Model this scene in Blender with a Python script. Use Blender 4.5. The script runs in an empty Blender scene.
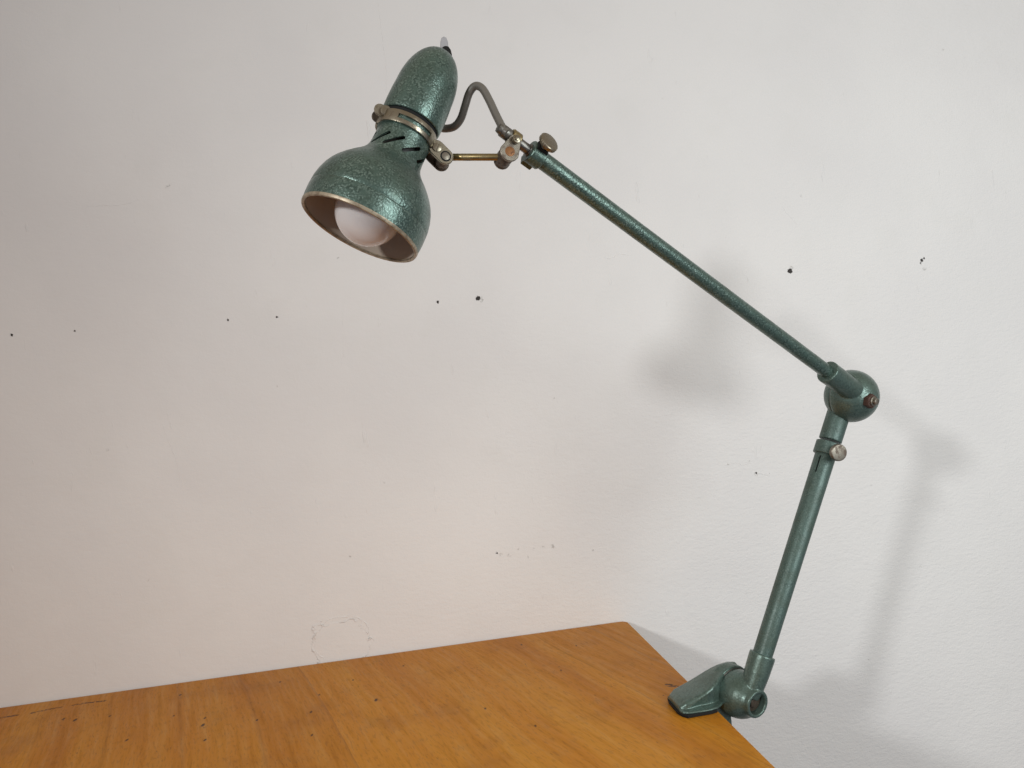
import bpy, bmesh, math, random
from mathutils import Vector, Matrix
random.seed(7)
scn = bpy.context.scene
COL = scn.collection
V = Vector
# World frame: X runs along the wall, Y into the wall, Z up.  Table top is z = 0.
CAM_Z = 0.36086

# ------------------------------------------------------------------ node helpers
def new_mat(name):
    m = bpy.data.materials.new(name); m.use_nodes = True
    nt = m.node_tree; nt.nodes.clear()
    out = nt.nodes.new('ShaderNodeOutputMaterial')
    b = nt.nodes.new('ShaderNodeBsdfPrincipled')
    nt.links.new(b.outputs[0], out.inputs[0])
    return m, nt, b
def lk(nt, a, b): nt.links.new(a, b)
def val(nt, sock, v):
    if hasattr(v, 'is_linked') or hasattr(v, 'links'): nt.links.new(v, sock)
    else: sock.default_value = v
def mth(nt, op, a, b=None, c=None, clamp=False):
    n = nt.nodes.new('ShaderNodeMath'); n.operation = op; n.use_clamp = clamp
    val(nt, n.inputs[0], a)
    if b is not None: val(nt, n.inputs[1], b)
    if c is not None: val(nt, n.inputs[2], c)
    return n.outputs[0]
def vm(nt, op, a, b=None, out=0):
    n = nt.nodes.new('ShaderNodeVectorMath'); n.operation = op
    val(nt, n.inputs[0], a)
    if b is not None: val(nt, n.inputs[1], b)
    return n.outputs[out]
def noise(nt, vec, scale, detail=3, rough=.5, dist=0, out='Fac'):
    n = nt.nodes.new('ShaderNodeTexNoise')
    n.inputs['Scale'].default_value = scale; n.inputs['Detail'].default_value = detail
    n.inputs['Roughness'].default_value = rough; n.inputs['Distortion'].default_value = dist
    lk(nt, vec, n.inputs['Vector']); return n.outputs[out]
def mapping(nt, vec, rot=(0,0,0), scale=(1,1,1), loc=(0,0,0)):
    n = nt.nodes.new('ShaderNodeMapping'); n.inputs['Rotation'].default_value = rot
    n.inputs['Scale'].default_value = scale; n.inputs['Location'].default_value = loc
    lk(nt, vec, n.inputs['Vector']); return n.outputs[0]
def ramp(nt, fac, stops):
    n = nt.nodes.new('ShaderNodeValToRGB'); e = n.color_ramp.elements
    while len(e) < len(stops): e.new(0.5)
    for i, (p, c) in enumerate(stops):
        e[i].position = p; e[i].color = (c[0], c[1], c[2], 1) if hasattr(c, '__len__') else (c, c, c, 1)
    lk(nt, fac, n.inputs[0]); return n.outputs[0]
def mixc(nt, fac, a, b, mode='MIX'):
    n = nt.nodes.new('ShaderNodeMix'); n.data_type = 'RGBA'; n.blend_type = mode
    val(nt, n.inputs[0], fac)
    for s, v in ((n.inputs[6], a), (n.inputs[7], b)):
        if isinstance(v, tuple): s.default_value = (v[0], v[1], v[2], 1)
        else: lk(nt, v, s)
    return n.outputs[2]
def smooth(nt, x, lo, hi, a=0.0, b=1.0):
    n = nt.nodes.new('ShaderNodeMapRange'); n.interpolation_type = 'SMOOTHSTEP'
    lk(nt, x, n.inputs[0])
    for i, v in enumerate((lo, hi, a, b)): n.inputs[i+1].default_value = v
    return n.outputs[0]
def bump(nt, h, strength, dist, normal=None):
    n = nt.nodes.new('ShaderNodeBump'); n.inputs['Strength'].default_value = strength
    n.inputs['Distance'].default_value = dist; lk(nt, h, n.inputs['Height'])
    if normal is not None: lk(nt, normal, n.inputs['Normal'])
    return n.outputs[0]
def world_pos(nt):
    return nt.nodes.new('ShaderNodeNewGeometry').outputs['Position']
def dist_points(nt, pos, pts):
    """signed distance (distance minus radius), smallest over a list of (point, radius)"""
    cur = None
    for p, r in pts:
        d = mth(nt, 'SUBTRACT', vm(nt, 'DISTANCE', pos, tuple(p), out=1), r)
        cur = d if cur is None else mth(nt, 'MINIMUM', cur, d)
    return cur

# ------------------------------------------------------------------ materials
def hammered(name, base, light, dark, scale=430, strength=.75, dist=.0006, rough=.33, metal=.55):
    m, nt, b = new_mat(name)
    p = world_pos(nt)
    vo = nt.nodes.new('ShaderNodeTexVoronoi'); vo.feature = 'SMOOTH_F1'
    vo.inputs['Scale'].default_value = scale; vo.inputs['Smoothness'].default_value = .6
    wob = vm(nt, 'ADD', p, vm(nt, 'MULTIPLY', vm(nt, 'SUBTRACT', noise(nt, p, 260, 2, out='Color'), (.5,.5,.5)), (.003,.003,.003)))
    lk(nt, wob, vo.inputs['Vector'])
    cell = vo.outputs['Distance']
    n1 = noise(nt, p, 620, 3, .6)
    n2 = noise(nt, p, 45, 3, .5)
    n3 = noise(nt, p, 210, 2, .5)
    fleck = smooth(nt, mth(nt, 'ADD', cell, mth(nt, 'MULTIPLY', n1, .5)), .35, .95)
    col = mixc(nt, fleck, light, dark)
    col = mixc(nt, smooth(nt, n3, .35, .7), col, base)
    col = mixc(nt, mth(nt, 'MULTIPLY', smooth(nt, n2, .42, .75), .45), col, (.055, .075, .05))
    # small chips and rubbed places
    chip = smooth(nt, noise(nt, p, 95, 4, .65), .735, .76)
    col = mixc(nt, chip, col, (.26, .25, .2))
    lk(nt, col, b.inputs['Base Color'])
    b.inputs['Metallic'].default_value = metal
    lk(nt, smooth(nt, n2, .3, .8, rough - .05, rough + .14), b.inputs['Roughness'])
    b.inputs['Coat Weight'].default_value = .18; b.inputs['Coat Roughness'].default_value = .3
    h = mth(nt, 'ADD', mth(nt, 'MULTIPLY', cell, 1.0), mth(nt, 'MULTIPLY', n3, .6))
    nb = bump(nt, h, strength, dist)
    lk(nt, nb, b.inputs['Normal']); lk(nt, nb, b.inputs['Coat Normal'])
    return m
HAM = hammered('hammered_green', (.090,.147,.124), (.200,.280,.245), (.052,.090,.075), 620, .30)
HAMF = hammered('hammered_green_fine', (.074,.122,.106), (.120,.175,.155), (.052,.090,.078), 700, .28, .0004, .50, .38)
CAST = hammered('cast_green', (.100,.154,.132), (.14,.20,.174), (.072,.114,.097), 500, .22, .0005, .36, .5)

def metal_mat(name, col, dirt, rough=.3, metal=1.0, dscale=160, lo=.45, hi=.7):
    m, nt, b = new_mat(name); p = world_pos(nt)
    n = noise(nt, p, dscale, 4, .6)
    f = smooth(nt, n, lo, hi)
    lk(nt, mixc(nt, f, col, dirt), b.inputs['Base Color'])
    lk(nt, smooth(nt, n, lo, hi, metal, metal*.45), b.inputs['Metallic'])
    lk(nt, smooth(nt, n, lo, hi, rough, min(1, rough+.3)), b.inputs['Roughness'])
    lk(nt, bump(nt, noise(nt, p, 900, 3), .25, .0002), b.inputs['Normal'])
    return m
NICKEL = metal_mat('worn_nickel', (.31,.28,.215), (.15,.115,.075), .29)
NICKEL2 = metal_mat('dull_nickel', (.25,.225,.185), (.15,.115,.09), .42)
BRASS = metal_mat('aged_brass', (.34,.27,.135), (.16,.12,.07), .38)
STEEL = metal_mat('dark_steel', (.22,.21,.19), (.10,.085,.07), .42)
RUST = metal_mat('rusty_steel', (.090,.050,.038), (.06,.03,.022), .6, .5, 400)
RUSTD = metal_mat('dark_rust', (.105,.082,.060), (.05,.035,.025), .5, .6, 300)

RUSTO = metal_mat('orange_rust', (.26,.115,.04), (.12,.05,.025), .5, .4, 400)
def plain(name, col, rough=.5, metal=0.0, bscale=None, **kw):
    m, nt, b = new_mat(name); p = world_pos(nt)
    n = noise(nt, p, bscale or 120, 3)
    lk(nt, mixc(nt, mth(nt, 'MULTIPLY', n, .45), col, tuple(c*.6 for c in col)), b.inputs['Base Color'])
    b.inputs['Roughness'].default_value = rough; b.inputs['Metallic'].default_value = metal
    for k, v in kw.items(): b.inputs[k.replace('_', ' ')].default_value = v
    return m
BLACK = plain('black_rubber', (.014,.014,.014), .75, Specular_IOR_Level=.2)
CORDM = plain('grey_cable', (.15,.135,.115), .38, bscale=300)
SOCKETM = plain('dark_socket', (.03,.028,.026), .5)

def reflector_mat():
    m, nt, b = new_mat('reflector_inside'); p = world_pos(nt)
    n = noise(nt, p, 60, 4, .6)
    lk(nt, mixc(nt, n, (.62,.54,.46), (.52,.44,.35)), b.inputs['Base Color'])
    b.inputs['Metallic'].default_value = .2; b.inputs['Roughness'].default_value = .32
    lk(nt, bump(nt, noise(nt, p, 300, 3), .15, .0004), b.inputs['Normal'])
    return m
REFL = reflector_mat()
def rim_mat():
    m, nt, b = new_mat('worn_rim'); p = world_pos(nt)
    f = smooth(nt, noise(nt, p, 220, 4, .6), .42, .62)
    lk(nt, mixc(nt, f, (.40,.335,.24), (.25,.20,.14)), b.inputs['Base Color'])
    b.inputs['Metallic'].default_value = .4; b.inputs['Roughness'].default_value = .42
    return m
RIM = rim_mat()
def bulb_mat():
    m, nt, b = new_mat('frosted_bulb_glass')
    b.inputs['Base Color'].default_value = (.76,.73,.71,1)
    b.inputs['Roughness'].default_value = .06
    b.inputs['Subsurface Weight'].default_value = .35
    b.inputs['Subsurface Radius'].default_value = (.012,.011,.010)
    b.inputs['Subsurface Scale'].default_value = .6
    return m
BULB = bulb_mat()
def switch_mat():
    m, nt, b = new_mat('clear_plastic')
    b.inputs['Base Color'].default_value = (.42,.41,.42,1)
    b.inputs['Roughness'].default_value = .3; b.inputs['Transmission Weight'].default_value = .15
    return m
CLEAR = switch_mat()

HOLES = [([-0.5671,0.5303],2.0),([-0.4808,0.5286],1.5),([-0.2636,0.5264],1.7),([-0.1919,0.5249],1.7),([0.0529,0.5278],2.4),([0.1159,0.5285],4.4),([0.6368,0.5316],5.0),([0.8745,0.5315],3.0),([0.8790,0.5345],1.6),([0.8720,0.5270],1.4),([0.5407,0.2067],1.9),([0.1063,0.1299],1.7)]
FAINT = [([-0.334,0.7334],2.6),([-0.3295,0.7362],1.8),([0.9579,0.8906],2.0),([0.4949,0.2264],1.6),([0.125,.124],3.2),([0.1115,.127],2.6),([.195,.1295],3.4),([.180,.1300],2.2),([.1396,.132],1.8),([.154,.1177],1.5),([.1640,.1292],1.7),([.12,.5265],4.6),([.6405,.537],3.6),([.878,.517],3.6),([.5407,.2050],3.2),([-0.1171,0.1529],1.5),([-0.0931,0.6079],1.3),([0.6704,0.655],1.3),([0.2582,0.1158],1.4),([0.531,0.2274],1.4),([0.7381,0.1649],1.4),([-0.4098,0.1539],1.2),([-0.0561,0.2572],1.1),([-.20,.42],1.3),([.31,.70],1.5),([.45,.83],1.2),([.22,.36],1.2),([-.45,.35],1.6),([.81,.02],1.5),([.70,-.12],1.3)]
def wall_mat():
    m, nt, b = new_mat('painted_plaster'); p = world_pos(nt)
    big = noise(nt, p, 3.2, 4, .55)
    mid = noise(nt, p, 14, 4, .6)
    col = mixc(nt, smooth(nt, big, .35, .68), (.80,.785,.765), (.765,.75,.735))
    col = mixc(nt, mth(nt, 'MULTIPLY', smooth(nt, mid, .5, .75), .25), col, (.74,.73,.70))
    wob = vm(nt, 'ADD', p, vm(nt, 'MULTIPLY', vm(nt, 'SUBTRACT', noise(nt, p, 420, 2, out='Color'), (.5,.5,.5)), (.0058,0,.0058)))
    d = dist_points(nt, wob, [((x, 1.2, z), r*.00078) for (x, z), r in HOLES])
    hole = smooth(nt, d, -.0003, .0005, 1, 0)
    d2 = dist_points(nt, wob, [((x, 1.2, z), r*.0009) for (x, z), r in FAINT])
    faint = mth(nt, 'MULTIPLY', smooth(nt, d2, -.0012, .0016, 1, 0), smooth(nt, noise(nt, p, 300, 3), .42, .62))
    # scattered tiny flecks and scuffs
    fl = mth(nt, 'MULTIPLY', smooth(nt, noise(nt, p, 150, 2, .5), .77, .82), .35)
    col = mixc(nt, mth(nt, 'MAXIMUM', mth(nt, 'MULTIPLY', faint, .7), fl), col, (.40,.385,.36))
    col = mixc(nt, hole, col, (.035,.030,.027))
    lk(nt, col, b.inputs['Base Color'])
    b.inputs['Roughness'].default_value = .62
    b.inputs['Specular IOR Level'].default_value = .3
    pd = mapping(nt, p, rot=(0, math.radians(-38), 0), scale=(1, 1, 2.6))
    brush = mth(nt, 'MULTIPLY', mth(nt, 'ADD', noise(nt, pd, 60, 5, .62, .2), noise(nt, mapping(nt, p, rot=(0, math.radians(50), 0), scale=(1,1,1.9)), 95, 4, .6)), .55)
    fine = noise(nt, p, 330, 3, .55)
    # trowel marks are strong toward the lower right corner and in patches elsewhere
    sep = nt.nodes.new('ShaderNodeSeparateXYZ'); lk(nt, p, sep.inputs[0])
    reg = mth(nt, 'ADD', mth(nt, 'MULTIPLY', sep.outputs[0], .75), mth(nt, 'MULTIPLY', sep.outputs[2], -.45))
    amt = smooth(nt, mth(nt, 'ADD', reg, mth(nt, 'MULTIPLY', noise(nt, p, 5, 3), .7)), .05, .85, .24, 1.0)
    hgt = mth(nt, 'ADD', mth(nt, 'MULTIPLY', brush, amt), mth(nt, 'MULTIPLY', mth(nt, 'MULTIPLY', fine, .38), amt))
    hgt = mth(nt, 'ADD', hgt, mth(nt, 'MULTIPLY', noise(nt, p, 18, 3, .5), .9))
    # a patch of filler low on the wall, standing slightly proud with a ragged rim
    pv = vm(nt, 'ADD', p, vm(nt, 'MULTIPLY', vm(nt, 'SUBTRACT', noise(nt, p, 38, 4, .6, out='Color'), (.5,.5,.5)), (.045,0,.045)))
    dp = dist_points(nt, pv, [((-.142, 1.2, .022), .040)])
    patch = smooth(nt, dp, -.0012, .0012, 1, 0)
    rim = mth(nt, 'MULTIPLY', smooth(nt, mth(nt, 'ABSOLUTE', dp), 0, .0026, 1, 0), smooth(nt, noise(nt, p, 70, 3), .42, .6))
    hgt = mth(nt, 'ADD', hgt, mth(nt, 'ADD', mth(nt, 'MULTIPLY', patch, .26), mth(nt, 'MULTIPLY', rim, .75)))
    scuff = smooth(nt, noise(nt, mapping(nt, p, rot=(0, .5, 0), scale=(1,1,.25)), 60, 3, .6), .66, .74)
    hgt = mth(nt, 'ADD', hgt, mth(nt, 'MULTIPLY', scuff, .35))
    nb = bump(nt, hgt, .8, .0018)
    nb = bump(nt, mth(nt, 'MULTIPLY', hole, -1.0), .8, .002, nb)
    lk(nt, nb, b.inputs['Normal'])
    return m
WALL = wall_mat()

DARKM = [([-0.4816,1.0984],2.2,14),([-0.4363,1.0945],1.3,9),([-0.3813,0.999],1.5,11),([-0.296,1.0119],2.2,10),([-0.2997,1.0354],1.5,5),([-0.5003,1.1092],1.6,5),([-0.2289,1.002],1.4,4),([-0.1633,1.0022],1.5,4),([-0.0831,1.0107],2.2,5),([-0.1526,0.929],1.2,5),([-0.119,1.0997],1.2,4),([-0.2236,1.1353],1.2,3),([-0.2807,0.9622],1.5,3),([-.36,1.14],1.4,4),([-.345,1.06],1.1,5),([-.16,1.06],1.1,4),([-.05,1.13],1,4),([.125,1.15],1.3,4),([.16,1.02],1.1,6),([.2,1.11],1.0,4),([.05,.93],1.2,8),([.1,.86],1.1,9)]
SCR = [(-.6,1.1505,-.579,1.1526),(-.560,1.1527,-.545,1.157),(-.5394,1.1591,-.5265,1.1600),(-.5091,1.1619,-.494,1.1632),(-.490,1.1626,-.4688,1.1610),(.2735,.9145,.2815,.9100),(.2722,.9195,.2770,.9165)]
def wood_mat():
    m, nt, b = new_mat('honey_stained_wood'); p = world_pos(nt)
    sep = nt.nodes.new('ShaderNodeSeparateXYZ'); lk(nt, p, sep.inputs[0])
    flat = nt.nodes.new('ShaderNodeCombineXYZ'); lk(nt, sep.outputs[0], flat.inputs[0]); lk(nt, sep.outputs[1], flat.inputs[1])
    lk(nt, sep.outputs[2], flat.inputs[2])
    P2 = flat.outputs[0]
    # grain runs front to back, slightly askew; rotate so that grain is along local Y
    wav = vm(nt, 'ADD', P2, vm(nt, 'MULTIPLY', vm(nt, 'SUBTRACT', noise(nt, P2, 3.2, 2, out='Color'), (.5,.5,.5)), (.030,.01,0)))
    R = math.radians(-15)
    R = math.radians(-17)
    gr = mapping(nt, wav, rot=(0,0,R))
    g = mapping(nt, gr, scale=(1,.06,1))
    g2 = mapping(nt, gr, scale=(1,.16,1))
    # glued strips of slightly different tone, running with the grain
    gx = nt.nodes.new('ShaderNodeSeparateXYZ'); lk(nt, gr, gx.inputs[0])
    bw = mth(nt, 'DIVIDE', mth(nt, 'ADD', gx.outputs[0], 3.0), .083)
    wn = nt.nodes.new('ShaderNodeTexWhiteNoise'); wn.noise_dimensions = '1D'; lk(nt, mth(nt, 'FLOOR', bw), wn.inputs['W'])
    fr = mth(nt, 'FRACT', bw)
    joint = mth(nt, 'MULTIPLY', smooth(nt, mth(nt, 'MINIMUM', fr, mth(nt, 'SUBTRACT', 1.0, fr)), .004, .05, 1, 0), smooth(nt, wn.outputs['Value'], .2, .7))
    broad = noise(nt, g, 17, 4, .55)
    streak = noise(nt, g, 120, 6, .66, .1)
    fine = noise(nt, g2, 420, 3, .55)
    blot = noise(nt, P2, 10, 4, .58)
    blot2 = noise(nt, P2, 26, 3, .5)
    col = ramp(nt, broad, [(.28,(.470,.162,.0080)),(.48,(.580,.228,.0150)),(.72,(.650,.295,.028))])
    col = mixc(nt, mth(nt, 'MULTIPLY', wn.outputs['Value'], .38), col, (.42,.150,.010))
    col = mixc(nt, mth(nt, 'MULTIPLY', joint, .30), col, (.22,.080,.012))
    col = mixc(nt, mth(nt, 'MULTIPLY', smooth(nt, streak, .50, .74), .30), col, (.25,.085,.010))
    col = mixc(nt, mth(nt, 'MULTIPLY', smooth(nt, streak, .48, .30), .22), col, (.66,.36,.07))
    col = mixc(nt, mth(nt, 'MULTIPLY', smooth(nt, blot, .50, .74), .42), col, (.30,.105,.012))
    col = mixc(nt, mth(nt, 'MULTIPLY', smooth(nt, blot2, .55, .75), .22), col, (.40,.21,.055))
    col = mixc(nt, mth(nt, 'MULTIPLY', smooth(nt, fine, .50, .68), .28), col, (.19,.07,.012))
    # open pores: short dark dashes in clusters
    pg = mapping(nt, gr, scale=(1,.20,1))
    pore = mth(nt, 'MULTIPLY', smooth(nt, noise(nt, pg, 480, 2, .5), .62, .70), smooth(nt, noise(nt, P2, 13, 3), .44, .60))
    col = mixc(nt, mth(nt, 'MULTIPLY', pore, .38), col, (.085,.035,.014))
    # worm holes and knots
    wob = vm(nt, 'ADD', P2, vm(nt, 'MULTIPLY', vm(nt, 'SUBTRACT', noise(nt, P2, 500, 2, out='Color'), (.5,.5,.5)), (.003,.004,0)))
    sw = mapping(nt, wob, scale=(1,.42,1))
    d = dist_points(nt, sw, [((x, y*.42, 0), r*.00080) for (x, y), r, l in DARKM])
    spots = smooth(nt, d, -.0006, .0011, 1, 0)
    # random small specks
    sp = nt.nodes.new('ShaderNodeTexVoronoi'); sp.inputs['Scale'].default_value = 42
    lk(nt, mapping(nt, P2, scale=(1,.6,1)), sp.inputs['Vector'])
    rnd = nt.nodes.new('ShaderNodeSeparateColor'); lk(nt, sp.outputs['Color'], rnd.inputs[0])
    specks = mth(nt, 'MULTIPLY', smooth(nt, sp.outputs['Distance'], .03, .055, 1, 0), smooth(nt, rnd.outputs[0], .66, .74))
    dark = mth(nt, 'MAXIMUM', mth(nt, 'MULTIPLY', spots, .95), mth(nt, 'MULTIPLY', specks, .65))
    # dashes of a long scratch
    for (x0, y0, x1, y1) in SCR:
        ax = V((x0, y0, 0)); ab = V((x1-x0, y1-y0, 0)); L2 = ab.length_squared
        pa = vm(nt, 'SUBTRACT', wob, tuple(ax))
        t = mth(nt, 'DIVIDE', vm(nt, 'DOT_PRODUCT', pa, tuple(ab), out=1), L2, clamp=True)
        sc = nt.nodes.new('ShaderNodeVectorMath'); sc.operation = 'SCALE'
        sc.inputs[0].default_value = tuple(ab); lk(nt, t, sc.inputs['Scale'])
        dd = vm(nt, 'DISTANCE', pa, sc.outputs[0], out=1)
        dark = mth(nt, 'MAXIMUM', dark, mth(nt, 'MULTIPLY', mth(nt, 'MULTIPLY', smooth(nt, dd, .0009, .0042, 1, 0), smooth(nt, noise(nt, P2, 230, 3), .36, .52)), .9))
    col = mixc(nt, dark, col, (.045,.02,.010))
    lk(nt, col, b.inputs['Base Color'])
    lk(nt, smooth(nt, streak, .3, .75, .40, .56), b.inputs['Roughness'])
    b.inputs['Specular IOR Level'].default_value = .09
    b.inputs['Coat Weight'].default_value = .0; b.inputs['Coat Roughness'].default_value = .32
    h = mth(nt, 'SUBTRACT', mth(nt, 'MULTIPLY', streak, .4), mth(nt, 'ADD', mth(nt, 'MULTIPLY', pore, .6), dark))
    h = mth(nt, 'ADD', h, mth(nt, 'MULTIPLY', noise(nt, P2, 22, 3), .8))
    lk(nt, bump(nt, h, .30, .0008), b.inputs['Normal'])
    return m
WOOD = wood_mat()

# ------------------------------------------------------------------ object helpers
ORIG = {}
def link(name, bm, mat, parent=None, origin=None, sharp=32):
    bm.normal_update()
    for e in bm.edges:
        if len(e.link_faces) == 2 and e.calc_face_angle(0) > math.radians(sharp): e.smooth = False
    for f in bm.faces: f.smooth = True
    me = bpy.data.meshes.new(name); 
    if origin is None:
        o3 = V((0,0,0)); n = max(1, len(bm.verts))
        for v in bm.verts: o3 += v.co
        origin = o3 / n
    origin = V(origin)
    bmesh.ops.translate(bm, verts=bm.verts, vec=-origin)
    bm.to_mesh(me); bm.free()
    for m in (mat if isinstance(mat, (list, tuple)) else [mat]): me.materials.append(m)
    o = bpy.data.objects.new(name, me); COL.objects.link(o)
    place(o, origin, parent)
    return o
def place(o, origin, parent=None):
    origin = V(origin)
    ORIG[o.name] = origin.copy()
    if parent is not None:
        o.parent = parent; o.location = origin - ORIG[parent.name]
    else: o.location = origin
def empty(name, loc):
    o = bpy.data.objects.new(name, None); o.empty_display_size = .02; COL.objects.link(o)
    place(o, loc); return o
def frame(ax, ref=None):
    """orthonormal (u, v, ax)"""
    ax = V(ax).normalized()
    ref = V(ref) if ref is not None else (V((0,0,1)) if abs(ax.z) < .9 else V((1,0,0)))
    u = (ref - ax*ref.dot(ax)).normalized(); v = ax.cross(u)
    return u, v, ax
def lathe(bm, prof, o, ax, seg=64, cap0=True, cap1=True, mat=0):
    """prof: list of (t, r) along ax"""
    u, v, a = frame(ax); o = V(o); rings = []
    for t, r in prof:
        if r < 1e-6: rings.append([bm.verts.new(o + a*t)])
        else: rings.append([bm.verts.new(o + a*t + (u*math.cos(2*math.pi*k/seg) + v*math.sin(2*math.pi*k/seg))*r) for k in range(seg)])
    fs = []
    for A, B in zip(rings, rings[1:]):
        for k in range(seg):
            k2 = (k+1) % seg
            if len(A) == 1 and len(B) == 1: continue
            if len(A) == 1: fs.append(bm.faces.new((A[0], B[k2], B[k])))
            elif len(B) == 1: fs.append(bm.faces.new((A[k], A[k2], B[0])))
            else: fs.append(bm.faces.new((A[k], A[k2], B[k2], B[k])))
    if cap0 and len(rings[0]) > 1: fs.append(bm.faces.new(list(reversed(rings[0]))))
    if cap1 and len(rings[-1]) > 1: fs.append(bm.faces.new(rings[-1]))
    for f in fs: f.material_index = mat
    bmesh.ops.recalc_face_normals(bm, faces=fs)
    return fs
def rod(bm, a, b, r, r2=None, bev=.0006, seg=40):
    a, b = V(a), V(b); L = (b-a).length; r2 = r if r2 is None else r2
    lathe(bm, [(0, r-bev), (bev*.3, r-bev*.3), (bev, r), (L-bev, r2), (L-bev*.3, r2-bev*.3), (L, r2-bev)], a, b-a, seg)
def catmull(pts, n=12):
    pts = [V(p) for p in pts]; P = [pts[0]*2-pts[1]] + pts + [pts[-1]*2-pts[-2]]; out = []
    for i in range(1, len(P)-2):
        for k in range(n):
            t = k/n; p0, p1, p2, p3 = P[i-1:i+3]
            out.append(.5*((2*p1)+(p2-p0)*t+(2*p0-5*p1+4*p2-p3)*t*t+(3*p1-p0-3*p2+p3)*t**3))
    return out + [pts[-1]]
def tube(bm, pts, rad, seg=20, flat=1.0):
    """swept tube along a smooth path; rad is a number or a function of 0..1"""
    u = None; rings = []; n = len(pts)
    for i, p in enumerate(pts):
        t = (pts[min(i+1, n-1)] - pts[max(i-1, 0)]).normalized()
        u = frame(t)[0] if u is None else (u - t*u.dot(t)).normalized()
        w = t.cross(u); r = rad(i/(n-1)) if callable(rad) else rad
        rings.append([bm.verts.new(p + (u*math.cos(2*math.pi*k/seg) + w*math.sin(2*math.pi*k/seg))*r) for k in range(seg)])
    fs = []
    for A, B in zip(rings, rings[1:]):
        for k in range(seg): fs.append(bm.faces.new((A[k], A[(k+1)%seg], B[(k+1)%seg], B[k])))
    fs += [bm.faces.new(list(reversed(rings[0]))), bm.faces.new(rings[-1])]
    bmesh.ops.recalc_face_normals(bm, faces=fs)
def prism(bm, outline, o, ex, ey, ez, depth, bev=0.0):
    """outline: 2D points in (ex, ey); extruded by depth along ez (centred)"""
    o, ex, ey, ez = V(o), V(ex), V(ey), V(ez)
    cx = sum(p[0] for p in outline)/len(outline); cy = sum(p[1] for p in outline)/len(outline)
    lay = []
    steps = [(-depth/2, bev), (-depth/2+bev, 0), (depth/2-bev, 0), (depth/2, bev)] if bev else [(-depth/2, 0), (depth/2, 0)]
    n = len(outline)
    for z, ins in steps:
        ring = []
        for i, (x, y) in enumerate(outline):
            if ins:
                d = V((x-cx, y-cy)); L = d.length; d = d*(max(0, L-ins)/L) if L else d
                x, y = cx+d.x, cy+d.y
            ring.append(bm.verts.new(o + ex*x + ey*y + ez*z))
        lay.append(ring)
    fs = [bm.faces.new(lay[0]), bm.faces.new(lay[-1])]
    for A, B in zip(lay, lay[1:]):
        for k in range(n): fs.append(bm.faces.new((A[k], A[(k+1)%n], B[(k+1)%n], B[k])))
    bmesh.ops.recalc_face_normals(bm, faces=fs)
def oblong(L, r, n=14, r2=None):
    """stadium outline along x from 0 to L"""
    r2 = r if r2 is None else r2
    p = [(-r*math.sin(math.pi*k/n), -r*math.cos(math.pi*k/n)) for k in range(n+1)][::-1]
    p = [(r*math.cos(math.pi/2+math.pi*k/n), r*math.sin(math.pi/2+math.pi*k/n)) for k in range(n+1)]
    q = [(L+r2*math.cos(-math.pi/2+math.pi*k/n), r2*math.sin(-math.pi/2+math.pi*k/n)) for k in range(n+1)]
    return p + q
def evaluated(o):
    dg = bpy.context.evaluated_depsgraph_get(); dg.update()
    return bpy.data.meshes.new_from_object(o.evaluated_get(dg))
def cast_object(name, builders, mat, parent, origin, voxel=.0008, smooth_n=5):
    """several overlapping closed shapes melted into one casting with soft fillets"""
    bm = bmesh.new(); builders(bm)
    me = bpy.data.meshes.new(name+'_tmp'); bm.to_mesh(me); bm.free()
    t = bpy.data.objects.new(name+'_tmp', me); COL.objects.link(t)
    r = t.modifiers.new('r', 'REMESH'); r.mode = 'VOXEL'; r.voxel_size = voxel; r.use_smooth_shade = True
    s = t.modifiers.new('s', 'SMOOTH'); s.iterations = smooth_n; s.factor = .5
    e = evaluated(t); bpy.data.objects.remove(t)
    bm = bmesh.new(); bm.from_mesh(e); bpy.data.meshes.remove(e)
    return link(name, bm, mat, parent, origin, sharp=50)
def boolean(o, cutters):
    for c in cutters:
        md = o.modifiers.new('b', 'BOOLEAN'); md.object = c; md.operation = 'DIFFERENCE'; md.solver = 'EXACT'
    e = evaluated(o); o.modifiers.clear(); old = o.data; o.data = e; bpy.data.meshes.remove(old)
    for c in cutters: bpy.data.objects.remove(c)
    bm = bmesh.new(); bm.from_mesh(e); bm.normal_update()
    for ed in bm.edges:
        ed.smooth = not (len(ed.link_faces) == 2 and ed.calc_face_angle(0) > math.radians(32))
    for f in bm.faces: f.smooth = True
    bm.to_mesh(e); bm.free()

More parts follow.
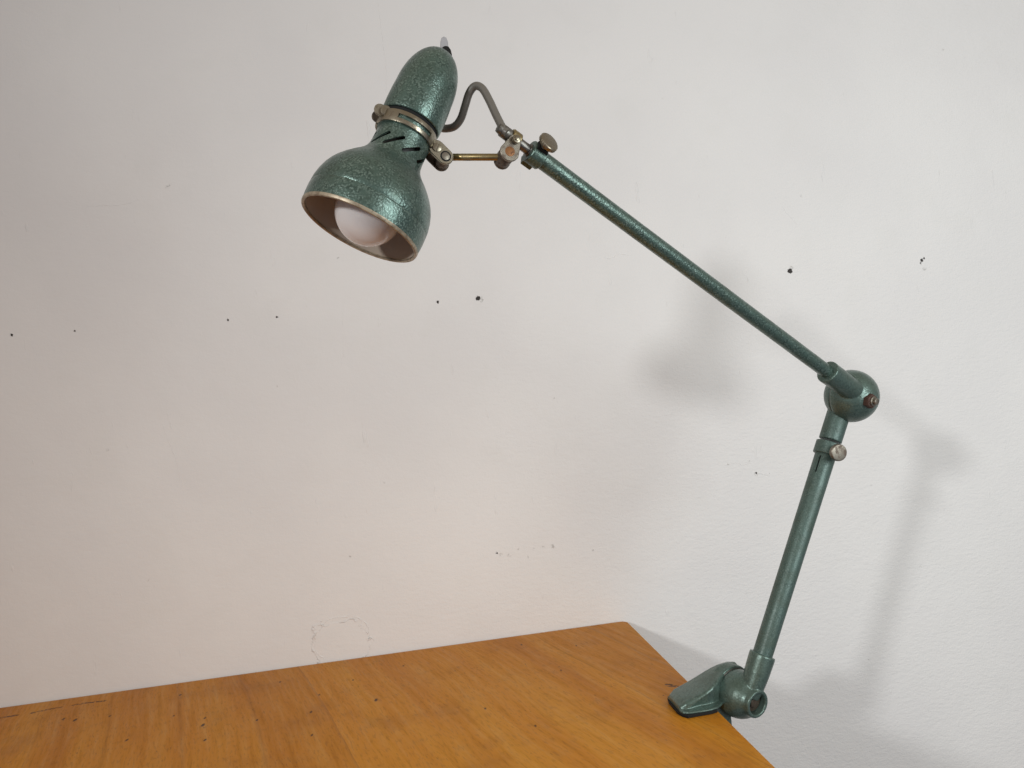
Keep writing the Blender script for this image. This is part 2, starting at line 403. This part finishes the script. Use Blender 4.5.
# ------------------------------------------------------------------ the wall
bm = bmesh.new()
vs = [bm.verts.new(c) for c in ((-3,1.2,-1),(3.2,1.2,-1),(3.2,1.2,2.4),(-3,1.2,2.4),(-3,1.3,-1),(3.2,1.3,-1),(3.2,1.3,2.4),(-3,1.3,2.4))]
for q in ((0,1,2,3),(5,4,7,6),(4,0,3,7),(1,5,6,2),(3,2,6,7),(4,5,1,0)): bm.faces.new([vs[i] for i in q])
bmesh.ops.recalc_face_normals(bm, faces=bm.faces)
wall = link('wall', bm, WALL, None, (0,1.2,0))
wall['kind'] = 'structure'
CRACKS = [
 [[-.185,.0125],[-.1851,.0275],[-.1794,.0417],[-.1697,.0509],[-.163,.059]],
 [[-.163,.059],[-.1507,.0634],[-.1329,.0625],[-.1253,.0645]],
 [[-.1225,.0626],[-.1083,.0547],[-.1003,.043],[-.0996,.0353]],
 [[-.1814,.0195],[-.1749,.0096],[-.1666,.0039]],
 [[-.1051,.024],[-.0959,.0257],[-.0934,.0208]],
 [[.0054,1.0082],[.0056,.9763],[.0065,.9366],[.0081,.9047],[.0041,.8621]],
 [[-.0883,.5455],[-.0944,.512],[-.0964,.4736],[-.1022,.4433]],
 [[-.3757,.4089],[-.3676,.3709],[-.3558,.325],[-.3511,.2798]],
 [[.5424,.2065],[.5525,.2037],[.5608,.2012],[.5648,.2057]],
 [[.4844,.2243],[.5069,.2267],[.5235,.2216],[.5361,.2268]],
 [[.3178,.5772],[.3375,.5757],[.3514,.5812],[.3709,.5765]],
 [[-.4873,.7058],[-.438,.7115],[-.4029,.7107],[-.3739,.7178]],
 [[.6353,.6422],[.641,.6301],[.6578,.6071]]]
rr = random.Random(3)
for i, c in enumerate(CRACKS):
    pts = catmull([V((x, 1.2, z)) for x, z in c], 10)
    pts = [p + V((rr.gauss(0,.0005), 0, rr.gauss(0,.0005))) for p in pts]
    bm = bmesh.new(); r0 = .00075 if i < 5 or i in (8,) else .0004
    jit = [rr.uniform(.35, 1.3) for _ in range(len(pts)+1)]
    tube(bm, pts, lambda t: r0*jit[int(t*(len(pts)-1))]*max(.15, math.sin(math.pi*min(max(t,.04),.96))**.4), 8)
    link('paint_crack', bm, WALL, wall)

# ------------------------------------------------------------------ the table
table = empty('table', (-.45, .8, -.03))
table['label'] = 'honey brown wooden table standing against the pale plaster wall'
table['category'] = 'table'
def rounded_rect(x0, x1, y0, y1, r, n=8):
    out = []
    for cx, cy, a in ((x1-r, y0+r, -90), (x1-r, y1-r, 0), (x0+r, y1-r, 90), (x0+r, y0+r, 180)):
        for k in range(n+1):
            t = math.radians(a + 90*k/n); out.append((cx + r*math.cos(t), cy + r*math.sin(t)))
    return out
def slab(bm, x0, x1, y0, y1, z0, z1, r, bev):
    lay = []
    for z, ins in ((z0, bev), (z0+bev*.3, bev*.3), (z0+bev, 0), (z1-bev, 0), (z1-bev*.3, bev*.3), (z1, bev)):
        lay.append([bm.verts.new((x, y, z)) for x, y in rounded_rect(x0+ins, x1-ins, y0+ins, y1-ins, max(r-ins, .0006))])
    bm.faces.new(list(reversed(lay[0]))); bm.faces.new(lay[-1]); n = len(lay[0])
    for A, B in zip(lay, lay[1:]):
        for k in range(n): bm.faces.new((A[k], A[(k+1)%n], B[(k+1)%n], B[k]))
    bmesh.ops.recalc_face_normals(bm, faces=bm.faces)
bm = bmesh.new(); slab(bm, -1.2, .2993, .40, 1.1965, -.028, 0, .011, .0016)
link('tabletop', bm, WOOD, table, sharp=40)
bm = bmesh.new(); slab(bm, -1.14, .235, .46, 1.13, -.105, -.0285, .004, .001)
link('apron', bm, WOOD, table, sharp=40)
for x, y in ((-1.11,.49),(.205,.49),(-1.11,1.10),(.205,1.10)):
    bm = bmesh.new(); slab(bm, x-.025, x+.025, y-.025, y+.025, -.74, -.106, .004, .001)
    link('leg', bm, WOOD, table, sharp=40)

# ------------------------------------------------------------------ the lamp
B = V((.504,.84,.329)); C = V((.3315,.8477,.0072))
Q0 = V((.3365,.8300,.0044)); Q1 = V((.5008,.8483,.3302))
A0 = V((.5087,.828,.3273)); E = V((.1272,.645,.5665))
N = V((.36051,-.92343,-.13153)).normalized()
S = (Q1-Q0).normalized(); A = (E-A0).normalized()
lamp = empty('clamp_lamp', (.30,.848,0))
lamp['label'] = 'green hammered metal work lamp clamped to the right edge of the wooden table'
lamp['category'] = 'lamp'

# --- clamp: wedge shaped foot on the table, drum behind the joint, C-frame under the table
def clamp_build(bm):
    data = [(.2572,.0066,.8320,.8285),(.2586,.0092,.8300,.8245),(.2650,.0130,.8280,.8212),(.280,.0185,.8275,.8205),
            (.290,.0225,.8280,.8210),(.298,.0258,.8300,.8235),(.305,.0288,.8345,.8290),(.312,.0314,.8405,.8375),(.320,.0338,.8470,.8450),(.332,.0356,.8530,.8520),(.340,.0345,.8560,.8555)]
    rings = []
    for x, zt, yf, ybf in data:
        yb, ybb = .8735, .8765
        if x < .262: yb, ybb = .869, .872
        zb = .0028; r = min(.0040, (zt-zb)*.45)
        fr = [(ybf, zb), (ybf, zb+.0022), (yf+.0030, zb+.0036)] if zt-zb > .012 else [(ybf, zb), (ybf, zb+.0022), (yf-.0005, zb+.0032)]
        fr += [(yf+r - r*math.cos(math.pi/2*k/5), zt-r + r*math.sin(math.pi/2*k/5)) for k in range(6)]
        rb = r*1.3
        bk = [(yb-rb + rb*math.sin(math.pi/2*k/5), zt-rb + rb*math.cos(math.pi/2*k/5)) for k in range(6)]
        bk += [(yb+.001, zb+.0034), (ybb, zb+.0022), (ybb, zb)]
        w_ = yb-rb - (yf+r)
        top = [(yf+r + w_*q, zt + .0009*math.sin(math.pi*q)) for q in (.25,.5,.75)]
        rings.append([bm.verts.new((x, a, b)) for a, b in fr+top+bk])
    n = len(rings[0]); fs = [bm.faces.new(rings[0]), bm.faces.new(rings[-1])]
    for R1, R2 in zip(rings, rings[1:]):
        for k in range(n): fs.append(bm.faces.new((R1[k], R1[(k+1)%n], R2[(k+1)%n], R2[k])))
    bmesh.ops.recalc_face_normals(bm, faces=fs)
    # drum coaxial with the joint
    lathe(bm, [(-.026,.0200),(-.0255,.0235),(-.023,.0262),(-.018,.0280),(-.009,.0284),(-.0068,.0280),(-.0062,.0268)], C, N, 64)
    # spine and lower jaw of the C-frame
    prism(bm, [(-.008,-.011),(.011,-.011),(.011,.013),(-.008,.013)], (.3100,.8560,-.034), (1,0,0), (0,1,0), (0,0,1), .088, .001)
    prism(bm, [(-.036,-.012),(.036,-.012),(.036,.012),(-.036,.012)], (.2890,.8500,-.072), (1,0,0), (0,1,0), (0,0,1), .014, .001)
clamp = cast_object('clamp', clamp_build, CAST, lamp, (.30,.848,.004), .00065, 2)
# rubber sole under the foot
bm = bmesh.new()
sole = [(.2575,.8240),(.2552,.833),(.2552,.862),(.2575,.8730),(.264,.8785),(.297,.8790),(.297,.8215),(.290,.8192),(.262,.8182)]
prism(bm, [(x-.28, y-.849) for x, y in sole], (.28,.849,.0018), (1,0,0), (0,1,0), (0,0,1), .0032, .0006)
link('rubber_sole', bm, BLACK, clamp)
bm = bmesh.new(); rod(bm, (.276,.85,-.125), (.276,.85,-.034), .005)
rod(bm, (.276,.85,-.034), (.276,.85,-.0285), .011)
sc = link('clamp_screw', bm, STEEL, clamp)
bm = bmesh.new(); rod(bm, (.248,.85,-.118), (.304,.85,-.118), .0028)
link('tommy_bar', bm, STEEL, sc)

# --- lower arm: barrel joint casting with its socket, then the tube
def lower_joint(bm):
    lathe(bm, [(-.0058,.0240),(-.0052,.0252),(-.0038,.0259),(0,.0263),(.005,.0261),(.010,.0251),(.0150,.0235),(.0195,.0210),(.0235,.0180),(.0262,.0164),
               (.0305,.0156),(.0318,.0147),(.0316,.0124),(.0305,.0116),(.022,.0114),(.0218,0)], C, N, 96)
    lathe(bm, [(.004,.0100),(.014,.0122),(.022,.0130),(.032,.0138),(.0515,.0143),(.053,.0138),(.0531,.0118)], Q0, S, 64)
lj = cast_object('lower_joint', lower_joint, CAST, lamp, C, .0007, 3)
bm = bmesh.new(); rod(bm, C+N*.020, C+N*.0245, .0108)
rod(bm, C+N*.0242, C+N*.0268, .0062, seg=6)
link('joint_bolt', bm, RUSTD, lj)
bm = bmesh.new(); rod(bm, C-N*.0095, C-N*.0055, .0263)
link('joint_washer', bm, STEEL, lj)

bm = bmesh.new(); lathe(bm, [(.046,.0108),(.302,.0117),(.3035,.0112)], Q0, S, 64)
larm = link('lower_arm', bm, HAMF, lamp, Q0, sharp=40)
# slit in the tube below the ring; towards camera-left
tc = V((0,0,CAM_Z)) - Q0; tc = (tc - S*tc.dot(S)).normalized()       # side facing the room
sd = S.cross(tc).normalized()
if sd.x > 0: sd = -sd
dirn = (tc*.90 + sd*.42).normalized(); per = S.cross(dirn)
bm = bmesh.new()
prism(bm, [(-.010,-.0009),(.010,-.0009),(.010,.0009),(-.010,.0009)], Q0+S*.277+dirn*.0105, S, per, dirn, .01)
cut = link('cutter', bm, BLACK)
boolean(larm, [cut])
bm = bmesh.new(); lathe(bm, [(.25,.0098),(.30,.0098)], Q0, S, 32)
link('inner_tube', bm, BLACK, larm)
bm = bmesh.new(); lathe(bm, [(.2905,.0118),(.2907,.0138),(.2913,.0144),(.3050,.0144),(.3056,.0138),(.3058,.0118)], Q0, S, 64)
ring = link('clamp_ring', bm, HAMF, larm)
def thumbscrew(base, k, stem, rdisc, thick, parent, mat=NICKEL2, rs=.0032):
    bm = bmesh.new(); k = V(k).normalized()
    rod(bm, base, base+k*stem, rs)
    n = 64; u, v, a = frame(k)
    prof = [(0,.92),(.12,.985),(.22,1),(.78,1),(.88,.985),(1,.92)]
    rings = []
    for t, q in prof:
        rings.append([bm.verts.new(base + k*(stem+t*thick) + (u*math.cos(2*math.pi*j/n)+v*math.sin(2*math.pi*j/n))*rdisc*q*(1 if j%2 else .982)) for j in range(n)])
    top = [bm.verts.new(base + k*(stem+thick*1.04) + (u*math.cos(2*math.pi*j/n)+v*math.sin(2*math.pi*j/n))*rdisc*.80) for j in range(n)]
    rings.append(top)
    fs = [bm.faces.new(list(reversed(rings[0]))), bm.faces.new(rings[-1])]
    for R1, R2 in zip(rings, rings[1:]):
        for j in range(n): fs.append(bm.faces.new((R1[j], R1[(j+1)%n], R2[(j+1)%n], R2[j])))
    bmesh.ops.recalc_face_normals(bm, faces=fs)
    return link('thumbscrew', bm, mat, parent, sharp=25)
k2 = (tc*.93 - sd*.60 - S*.10).normalized()
thumbscrew(Q0+S*.2965+k2*.010, k2, .009, .0098, .0055, ring)

# --- upper ball joint: rear half with the sleeve of the lower arm
def rear_half(bm):
    R = .0298
    lathe(bm, [(-.0298,.002),(-.0290,.0072),(-.026,.0145),(-.021,.0211),(-.015,.0257),(-.010,.0280),(-.0086,.0282),(-.0078,.0272)], B, N, 96)
    lathe(bm, [(.3085,.0118),(.3090,.0128),(.345,.0130),(.358,.0120)], Q0, S, 64)
rh = cast_object('elbow_rear_half', rear_half, HAMF, lamp, B-N*.012, .0007, 3)
_tw = (V((0,0,CAM_Z)) - B).normalized()
_rt = V((.987,-.126,-.099)); _rt = (_rt - _tw*_rt.dot(_tw)).normalized(); _up = _tw.cross(_rt)
if _up.z < 0: _up = -_up
NB = (_tw*.0225 + _rt*.0175 - _up*.0058).normalized()
def front_half(bm):
    prof = [(-.0066,.0262),(-.0062,.0292),(-.0052,.0300)]
    for k in range(14):
        t = -.0040 + (.0290+.0040)*k/13
        prof.append((t, math.sqrt(.0306**2 - t*t)))
    prof = prof + [(.0300,.0055),(.0306,0)]
    lathe(bm, prof, B, N, 96)
    lathe(bm, [(.0262,.0118),(.0284,.0114),(.0290,.0108),(.0288,.0100),(.0262,.0098),(.0250,.0)], B, NB, 64)
    cap = []
    for k in range(7):
        a = math.pi/2*k/6; cap.append((-.0105*math.cos(a) + .0005, max(.0002, .0122*math.sin(a))))
    O = A0 + N*.0005
    lathe(bm, cap + [(.030,.0125),(.0655,.0130),(.0668,.0127),(.0671,.0100)], O, A, 64)
fh = cast_object('elbow_front_half', front_half, CAST, lamp, B, .0007, 2)
bm = bmesh.new(); rod(bm, B-N*.0085, B-N*.0050, .0275)
link('joint_washer', bm, STEEL, rh)
pn = B + NB*.0262
bm = bmesh.new(); rod(bm, pn-N*.003, pn+N*.0085, .0084, seg=6, bev=.0010)
nut = link('hex_nut', bm, RUST, fh)
bm = bmesh.new(); rod(bm, pn+N*.0082, pn+N*.0105, .0056, bev=.0006); rod(bm, pn+N*.0100, pn+N*.0140, .0036, bev=.0007)
link('bolt_end', bm, NICKEL2, nut)

# --- upper arm
LA = (E-A0).length + .006
bm = bmesh.new(); lathe(bm, [(.036,.00765),(LA+.004,.00765),(LA+.0045,.0072)], A0, A, 64)
uarm = link('upper_arm', bm, HAM, lamp, A0, sharp=40)
bm = bmesh.new(); lathe(bm, [(LA-.008,.0077),(LA-.0078,.0092),(LA-.007,.0098),(LA+.0052,.0098),(LA+.006,.0092),(LA+.0062,.0060)], A0, A, 64)
ring2 = link('clamp_ring', bm, HAM, uarm)
ray = (E - V((0,0,CAM_Z))).normalized()
pq = A.cross(ray).normalized()
if pq.z < 0: pq = -pq
tw = (-ray + A*ray.dot(A)).normalized()
k3 = (pq*.86 + tw*.52).normalized()
c3 = A0 + A*(LA-.001)
bm = bmesh.new()
prism(bm, [(-.0052,-.0045),(.0052,-.0045),(.0052,.0045),(-.0052,.0045)], c3 - k3*.0095 + A*.001, A, k3.cross(A), k3, .0065, .0006)
link('ring_lug', bm, HAM, ring2)
bm = bmesh.new()
prism(bm, [(-.0052,-.0045),(.0052,-.0045),(.0052,.0045),(-.0052,.0045)], c3 + k3*.0085 + A*.000, A, k3.cross(A), k3, .0050, .0006)
link('ring_lug', bm, BLACK, ring2)
thumbscrew(c3 + k3*.008, k3, .0068, .0092, .0042, ring2, NICKEL)

# --- swivel at the end of the arm
bm = bmesh.new(); rod(bm, A0+A*(LA+.004), A0+A*(LA+.019), .0044); rod(bm, A0+A*(LA+.0055), A0+A*(LA+.0075), .0056)
sp = link('swivel_pin', bm, STEEL, lamp)
VH = V((-.20018,.97882,-.04289)).normalized()      # axis of both hinge barrels (away from the room)
PEND = A0 + A*(LA+.027)
# barrel shaped collar that carries the swivel pin
bm = bmesh.new(); lathe(bm, [(.018,.0050),(.0183,.0066),(.0190,.0072),(.0265,.0072),(.0272,.0066),(.0275,.0050)], A0+A*LA, A, 48)
sw = link('swivel_block', bm, BRASS, lamp)
eye = V((.0985,.626,.5674)); boss = V((.1043,.626,.5768))
d = (boss-eye); d = (d - VH*d.dot(VH)); Ld = d.length; d.normalize()
bm = bmesh.new()
prism(bm, oblong(Ld, .0083, r2=.0055), eye, d, VH.cross(d), VH, .0026, .0005)
pl = link('hinge_plate', bm, NICKEL2, sw)
bm = bmesh.new(); rod(bm, eye-VH*.0016, eye-VH*.0006, .0044)
link('rivet', bm, RUSTO, pl)
bm = bmesh.new(); rod(bm, boss-VH*.0042, boss-VH*.0005, .0036); rod(bm, boss-VH*.0052, boss-VH*.0040, .0020)
link('screw', bm, NICKEL, pl)
bm = bmesh.new(); rod(bm, eye+VH*.0012, eye+VH*.0225, .0068)
hb = link('hinge_barrel', bm, RUSTD, sw)
bm = bmesh.new()
prism(bm, oblong(Ld, .0072, r2=.0055), eye+VH*.0205, d, VH.cross(d), VH, .0026, .0005)
link('hinge_plate', bm, RUSTD, sw)

# --- short brass rod from the hinge to the strap round the lamp head
bm = bmesh.new(); rod(bm, (.0455,.6515,.5746), (.0985,.6365,.5665), .0030)
brod = link('brass_rod', bm, BRASS, lamp)

# --- the head
H0 = V((-.02652,.62521,.51311)); U = V((.4685,.13408,.87323)).normalized()
W = V((.86049,.15471,-.48541)); W = (W - U*W.dot(U)).normalized()
U = (U - W*.008).normalized(); W = (W - U*W.dot(U)).normalized(); FV = -(U.cross(W)).normalized()  # towards the room
if FV.y > 0: FV = -FV
H0 = H0 - U*.0040 + W*.0004
def hd(w, u, f): return H0 + W*w + U*u + FV*f
HS = H0 + U*.0012 - W*.0020
US = (hd(.0006, .098, 0) - HS).normalized()
OUT = [(.0000,.0487),(.0012,.0497),(.0050,.0502),(.0100,.0505),(.0150,.0505),(.0158,.05035),(.0163,.0501),(.0168,.0501),(.0173,.05035),(.0220,.0501),(.0280,.0490),(.0340,.0472),
       (.0390,.0449),(.0435,.0421),(.0480,.0386),(.0525,.0346),(.0565,.0306),(.0600,.0274),(.0640,.0248),(.0680,.0233),(.0730,.0227),
       (.0800,.0226),(.0900,.0228),(.1010,.0229)]
th = .0016
INN = [(t, (.0505 if .012 < t < .020 else r)-th) for t, r in OUT]
bm = bmesh.new(); seg = 144
loop = OUT + INN[::-1]; u_, v_, a_ = frame(US)
rings = [[bm.verts.new(HS + a_*t + (u_*math.cos(2*math.pi*k/seg) + v_*math.sin(2*math.pi*k/seg))*r) for k in range(seg)] for t, r in loop]
nO = len(OUT)
for i in range(len(rings)):
    R1, R2 = rings[i], rings[(i+1) % len(rings)]
    for k in range(seg):
        f = bm.faces.new((R1[k], R1[(k+1)%seg], R2[(k+1)%seg], R2[k])); f.material_index = 0 if i < nO-1 else 1
bmesh.ops.recalc_face_normals(bm, faces=bm.faces)
shade = link('lamp_shade', bm, [HAM, REFL], lamp, H0+U*.03)
cuts = []
for k in range(9):
    th_a = math.radians(-16.5 + 41*k)
    rad = W*math.sin(th_a) + FV*math.cos(th_a)
    tan = W*math.cos(th_a) - FV*math.sin(th_a)
    sl = math.radians(38)
    dx = tan*math.cos(sl) + U*math.sin(sl); dy = U*math.cos(sl) - tan*math.sin(sl)
    bm = bmesh.new()
    prism(bm, [(x-.0082, y) for x, y in oblong(.0158, .00150, 5)], H0 + U*.0740 + rad*.0225, dx, dy, rad, .009)
    cuts.append(link('cutter', bm, BLACK))
boolean(shade, cuts)
bm = bmesh.new(); lathe(bm, [(-.0006,.0473),(-.0014,.0479),(-.0017,.0486),(-.0012,.0495),(0,.0500),(.0011,.0501),(.0008,.0469),(-.0002,.0469)], HS, US, 144, cap0=False, cap1=False)
bm.verts.ensure_lookup_table(); bmesh.ops.recalc_face_normals(bm, faces=bm.faces)
link('shade_rim', bm, RIM, shade)
# socket inside the neck (dark, seen through the vents)
bm = bmesh.new(); lathe(bm, [(.050,.0150),(.0505,.0158),(.100,.0158),(.1005,.0150)], H0, U, 48)
sock = link('bulb_socket', bm, SOCKETM, lamp)
# bulb: a frosted globe that narrows to its cap
bp = []
Rb, cb = .0270, .0168
for k in range(25):
    a = math.pi*k/24*.80
    bp.append((cb - Rb*math.cos(a), max(Rb*math.sin(a), 0)))
t0, r0 = bp[-1]
for k in range(1, 6):
    q = k/5; bp.append((t0 + .014*q, r0*(1-q) + .0128*q - .0012*math.sin(math.pi*q)))
bm = bmesh.new(); lathe(bm, bp, H0 - W*.0008, U, 96)
bulb = link('light_bulb', bm, BULB, sock)
bm = bmesh.new(); lathe(bm, [(t0+.0138,.0125),(t0+.014,.0132),(t0+.028,.0132)], H0, U, 48)
link('bulb_cap', bm, STEEL, bulb)

# housing: egg-domed cap above the strap
hp = [(.1028,.0190),(.1028,.0246),(.1034,.0253),(.1050,.0257),(.1150,.0259),(.1250,.0257),(.1330,.0252)]
for k in range(1, 21):
    a = math.pi/2*k/20; hp.append((.1330 + .0428*math.sin(a)**1.0, .0252*math.cos(a)**.90 if k < 20 else 0))
bm = bmesh.new(); lathe(bm, hp, H0, U, 128)
hous = link('lamp_housing', bm, HAM, lamp, H0+U*.125)
bm = bmesh.new(); lathe(bm, [(.0985,.0190),(.0987,.0225),(.1000,.0238),(.1022,.0240),(.1026,.0230)], H0, U, 96)
link('dark_gap_ring', bm, BLACK, hous)  # black ring stands in for the dark gap between housing and strap
# rotary switch on the dome
tipb = hd(.0035, .1752, .000)
sa = (V((.0,.0,1))*.92 + U*.3 - W*.05).normalized()
bm = bmesh.new(); lathe(bm, [(-.005,.0052),(0,.0050),(.004,.0042),(.0065,.0026),(.007,.0010)], tipb, sa, 32)
swb = link('switch_base', bm, BLACK, hous)
bm = bmesh.new()
ol = [(-.0034,-.002),(-.0037,.004),(-.0035,.0095),(-.0025,.0132),(-.0003,.0148),(.0018,.0136),(.0030,.0100),(.0035,.004),(.0030,-.002)]
ux = (V((1,0,0)) - sa*sa.x).normalized()
prism(bm, ol, tipb + sa*.0015 - ux*.0012 + V((0,.001,0)), ux, sa, ux.cross(sa), .0026, .0005)
link('switch_lever', bm, CLEAR, swb)

# strap round the neck: ring with a long slot, two ears left and two lugs right
def band_pt(a, u, r):
    return H0 + U*u + (W*math.sin(a) + FV*math.cos(a))*r
UB, HB, RB, TB = .0938, .0058, .0238, .0015
bm = bmesh.new()
def band(bm, a0, a1, u0, u1, r0, r1, n=60):
    rings = []
    for k in range(n+1):
        a = math.radians(a0 + (a1-a0)*k/n)
        e = .0005
        rings.append([bm.verts.new(band_pt(a, *q)) for q in ((u0+e, r0), (u0+e, r1-e*.3), (u0+e*1.6, r1), (u1-e*1.6, r1), (u1-e, r1-e*.3), (u1-e, r0))])
    m = 6; fs = [bm.faces.new(rings[0]), bm.faces.new(list(reversed(rings[-1])))]
    for R1, R2 in zip(rings, rings[1:]):
        for k in range(m): fs.append(bm.faces.new((R1[k], R1[(k+1)%m], R2[(k+1)%m], R2[k])))
    bmesh.ops.recalc_face_normals(bm, faces=fs)
band(bm, -82, 78, UB-HB, UB+HB, RB, RB+TB, 120)
band(bm, 86, 272, UB-HB, UB+HB, RB, RB+TB, 120)
strap = link('neck_strap', bm, NICKEL, lamp, H0+U*UB)
bm = bmesh.new(); band(bm, -27, 47, UB-.0024, UB+.0024, RB-.002, RB+TB+.002, 60)
cut = link('cutter', bm, BLACK)
boolean(strap, [cut])
# liner seen through the slot and under the strap
bm = bmesh.new(); lathe(bm, [(.0882,.0220),(.0883,.0236),(.0975,.0236),(.0976,.0220)], H0, U, 96)
link('strap_liner', bm, HAM, strap)
# left ears with a cheese head screw
lw = hd(-.0220, UB+.0030, .0090)
for dv, mt in ((-.0005, NICKEL), (.0125, RUSTD)):
    bm = bmesh.new()
    prism(bm, [(x-.004, y) for x, y in oblong(.0050, .0050)], lw + VH*dv, W, U, -FV, .0022, .0004)
    link('strap_ear', bm, mt, strap)
bm = bmesh.new(); o_ = hd(-.0214, UB+.0032, .0115)
rod(bm, o_, o_ + VH*.018, .0024); rod(bm, o_ - VH*.0020, o_ + VH*.0012, .0047, bev=.0009)
link('strap_screw', bm, NICKEL, strap)
# right lugs: front plate with screw and rod end, rear plate behind
ra = V((.034,0,0)); lc = hd(.0274, UB-.0024, .0070); ld = (W*.80 - U*.28).normalized()
ld = (ld - VH*ld.dot(VH)).normalized()
for dv, mt in ((0, NICKEL), (.0150, RUSTD)):
    bm = bmesh.new()
    prism(bm, [(x, y) for x, y in oblong(.0098, .0068)], lc + VH*dv, ld, VH.cross(ld), VH, .0026, .0005)
    link('strap_lug', bm, mt, strap)
# slotted screw head on the front lug
bm = bmesh.new(); rod(bm, lc - VH*.0026, lc - VH*.0010, .0038, bev=.0003)
scr = link('strap_screw', bm, NICKEL, strap)
bm = bmesh.new()
sx = (ld*.45 + VH.cross(ld)*.9).normalized()
prism(bm, [(-.005,-.0006),(.005,-.0006),(.005,.0006),(-.005,.0006)], lc - VH*.0028, sx, VH.cross(sx), VH, .0020)
cut = link('cutter', bm, BLACK); boolean(scr, [cut])
bm = bmesh.new(); rod(bm, lc + ld*.0098 - VH*.00155, lc + ld*.0098 - VH*.0005, .0046, bev=.0002)
link('recess_shade_ring', bm, BLACK, strap)  # black disc stands in for the shaded recess round the rivet
bm = bmesh.new(); rod(bm, lc + ld*.0098 - VH*.0019, lc + ld*.0098 + VH*.0162, .0034, bev=.0003)
link('rivet', bm, NICKEL2, strap)
bm = bmesh.new(); rod(bm, lc + ld*.0098 + VH*.0015, lc + ld*.0098 + VH*.0135, .0060)
link('hinge_barrel', bm, RUSTD, strap)

# cable from the housing to the end of the arm
cp = catmull([(.0400,.674,.6095),(.0445,.672,.6078),(.0521,.670,.6058),(.0588,.664,.6054),(.0642,.659,.6100),(.0683,.654,.6187),(.0725,.650,.6280),(.0777,.646,.6322),(.083,.642,.6283),(.0874,.638,.6165),(.092,.633,.5998),(.096,.628,.5867),(.0985,.6265,.5835)], 10)
bm = bmesh.new(); tube(bm, cp, .0034, 24)
cable = link('power_cable', bm, CORDM, lamp)
bm = bmesh.new(); rod(bm, (.0425,.6725,.6085), (.0375,.675,.6115), .0050)
link('cable_gland', bm, BLACK, cable)
bm = bmesh.new(); gd = A; gp = A0 + A*(LA+.0275)
rod(bm, gp, gp+gd*.0085, .0054); rod(bm, gp+gd*.0080, gp+gd*.0125, .0046, .0040)
link('cable_gland', bm, STEEL, cable)

# ------------------------------------------------------------------ camera
cam = bpy.data.cameras.new('camera'); co = bpy.data.objects.new('camera', cam); COL.objects.link(co)
cam.sensor_fit = 'HORIZONTAL'; cam.sensor_width = 36; cam.lens = 770/1024*36
cam.clip_start = .01; cam.clip_end = 100
r_ = V((.98708783,-.12591028,-.09901626)); u2 = V((.09519542,-.03602394,.99480657)); bk = V((-.12882333,-.99138735,-.02357271))
M = Matrix(((r_.x,u2.x,bk.x,0),(r_.y,u2.y,bk.y,0),(r_.z,u2.z,bk.z,CAM_Z),(0,0,0,1)))
co.matrix_world = M
scn.camera = co

# ------------------------------------------------------------------ light
def area(name, loc, target, size, power, col, shape='RECTANGLE', size_y=None):
    l = bpy.data.lights.new(name, 'AREA'); l.energy = power; l.color = col; l.shape = shape; l.size = size
    if size_y: l.size_y = size_y
    o = bpy.data.objects.new(name, l); COL.objects.link(o); o.location = loc
    o.rotation_euler = (V(target)-V(loc)).to_track_quat('-Z', 'Y').to_euler()
    return o
sl_ = bpy.data.lights.new('room_lamp', 'SPOT'); sl_.energy = 108; sl_.color = (.97,.985,.995)
sl_.spot_size = math.radians(102); sl_.spot_blend = 1.0; sl_.shadow_soft_size = .10
so_ = bpy.data.objects.new('room_lamp', sl_); COL.objects.link(so_); so_.location = (-1.45,-1.10,1.0)
so_.rotation_euler = (V((2.8,1.2,-.25))-V(so_.location)).to_track_quat('-Z', 'Y').to_euler()
area('window_light', (1.10,-.42,.50), (.74,1.2,.28), .75, 15.3, (.91,.985,1), 'RECTANGLE', .85)
w = bpy.data.worlds.new('World'); scn.world = w; w.use_nodes = True
nt = w.node_tree; nt.nodes.clear()
wo = nt.nodes.new('ShaderNodeOutputWorld'); bg = nt.nodes.new('ShaderNodeBackground')
tc_ = nt.nodes.new('ShaderNodeTexCoord'); sp_ = nt.nodes.new('ShaderNodeSeparateXYZ')
lk(nt, tc_.outputs['Generated'], sp_.inputs[0])
cr = ramp(nt, mth(nt, 'MULTIPLY_ADD', sp_.outputs[2], .5, .5), [(.0,(.14,.14,.18)),(.42,(.33,.315,.36)),(.6,(.62,.535,.485)),(1,(.80,.67,.53))])
lk(nt, cr, bg.inputs[0]); bg.inputs[1].default_value = .56
lk(nt, bg.outputs[0], wo.inputs[0])

scn.view_settings.view_transform = 'Standard'; scn.view_settings.look = 'None'
scn.view_settings.exposure = 0; scn.view_settings.gamma = 1
scn.cycles.max_bounces = 6
bpy.context.view_layer.update()
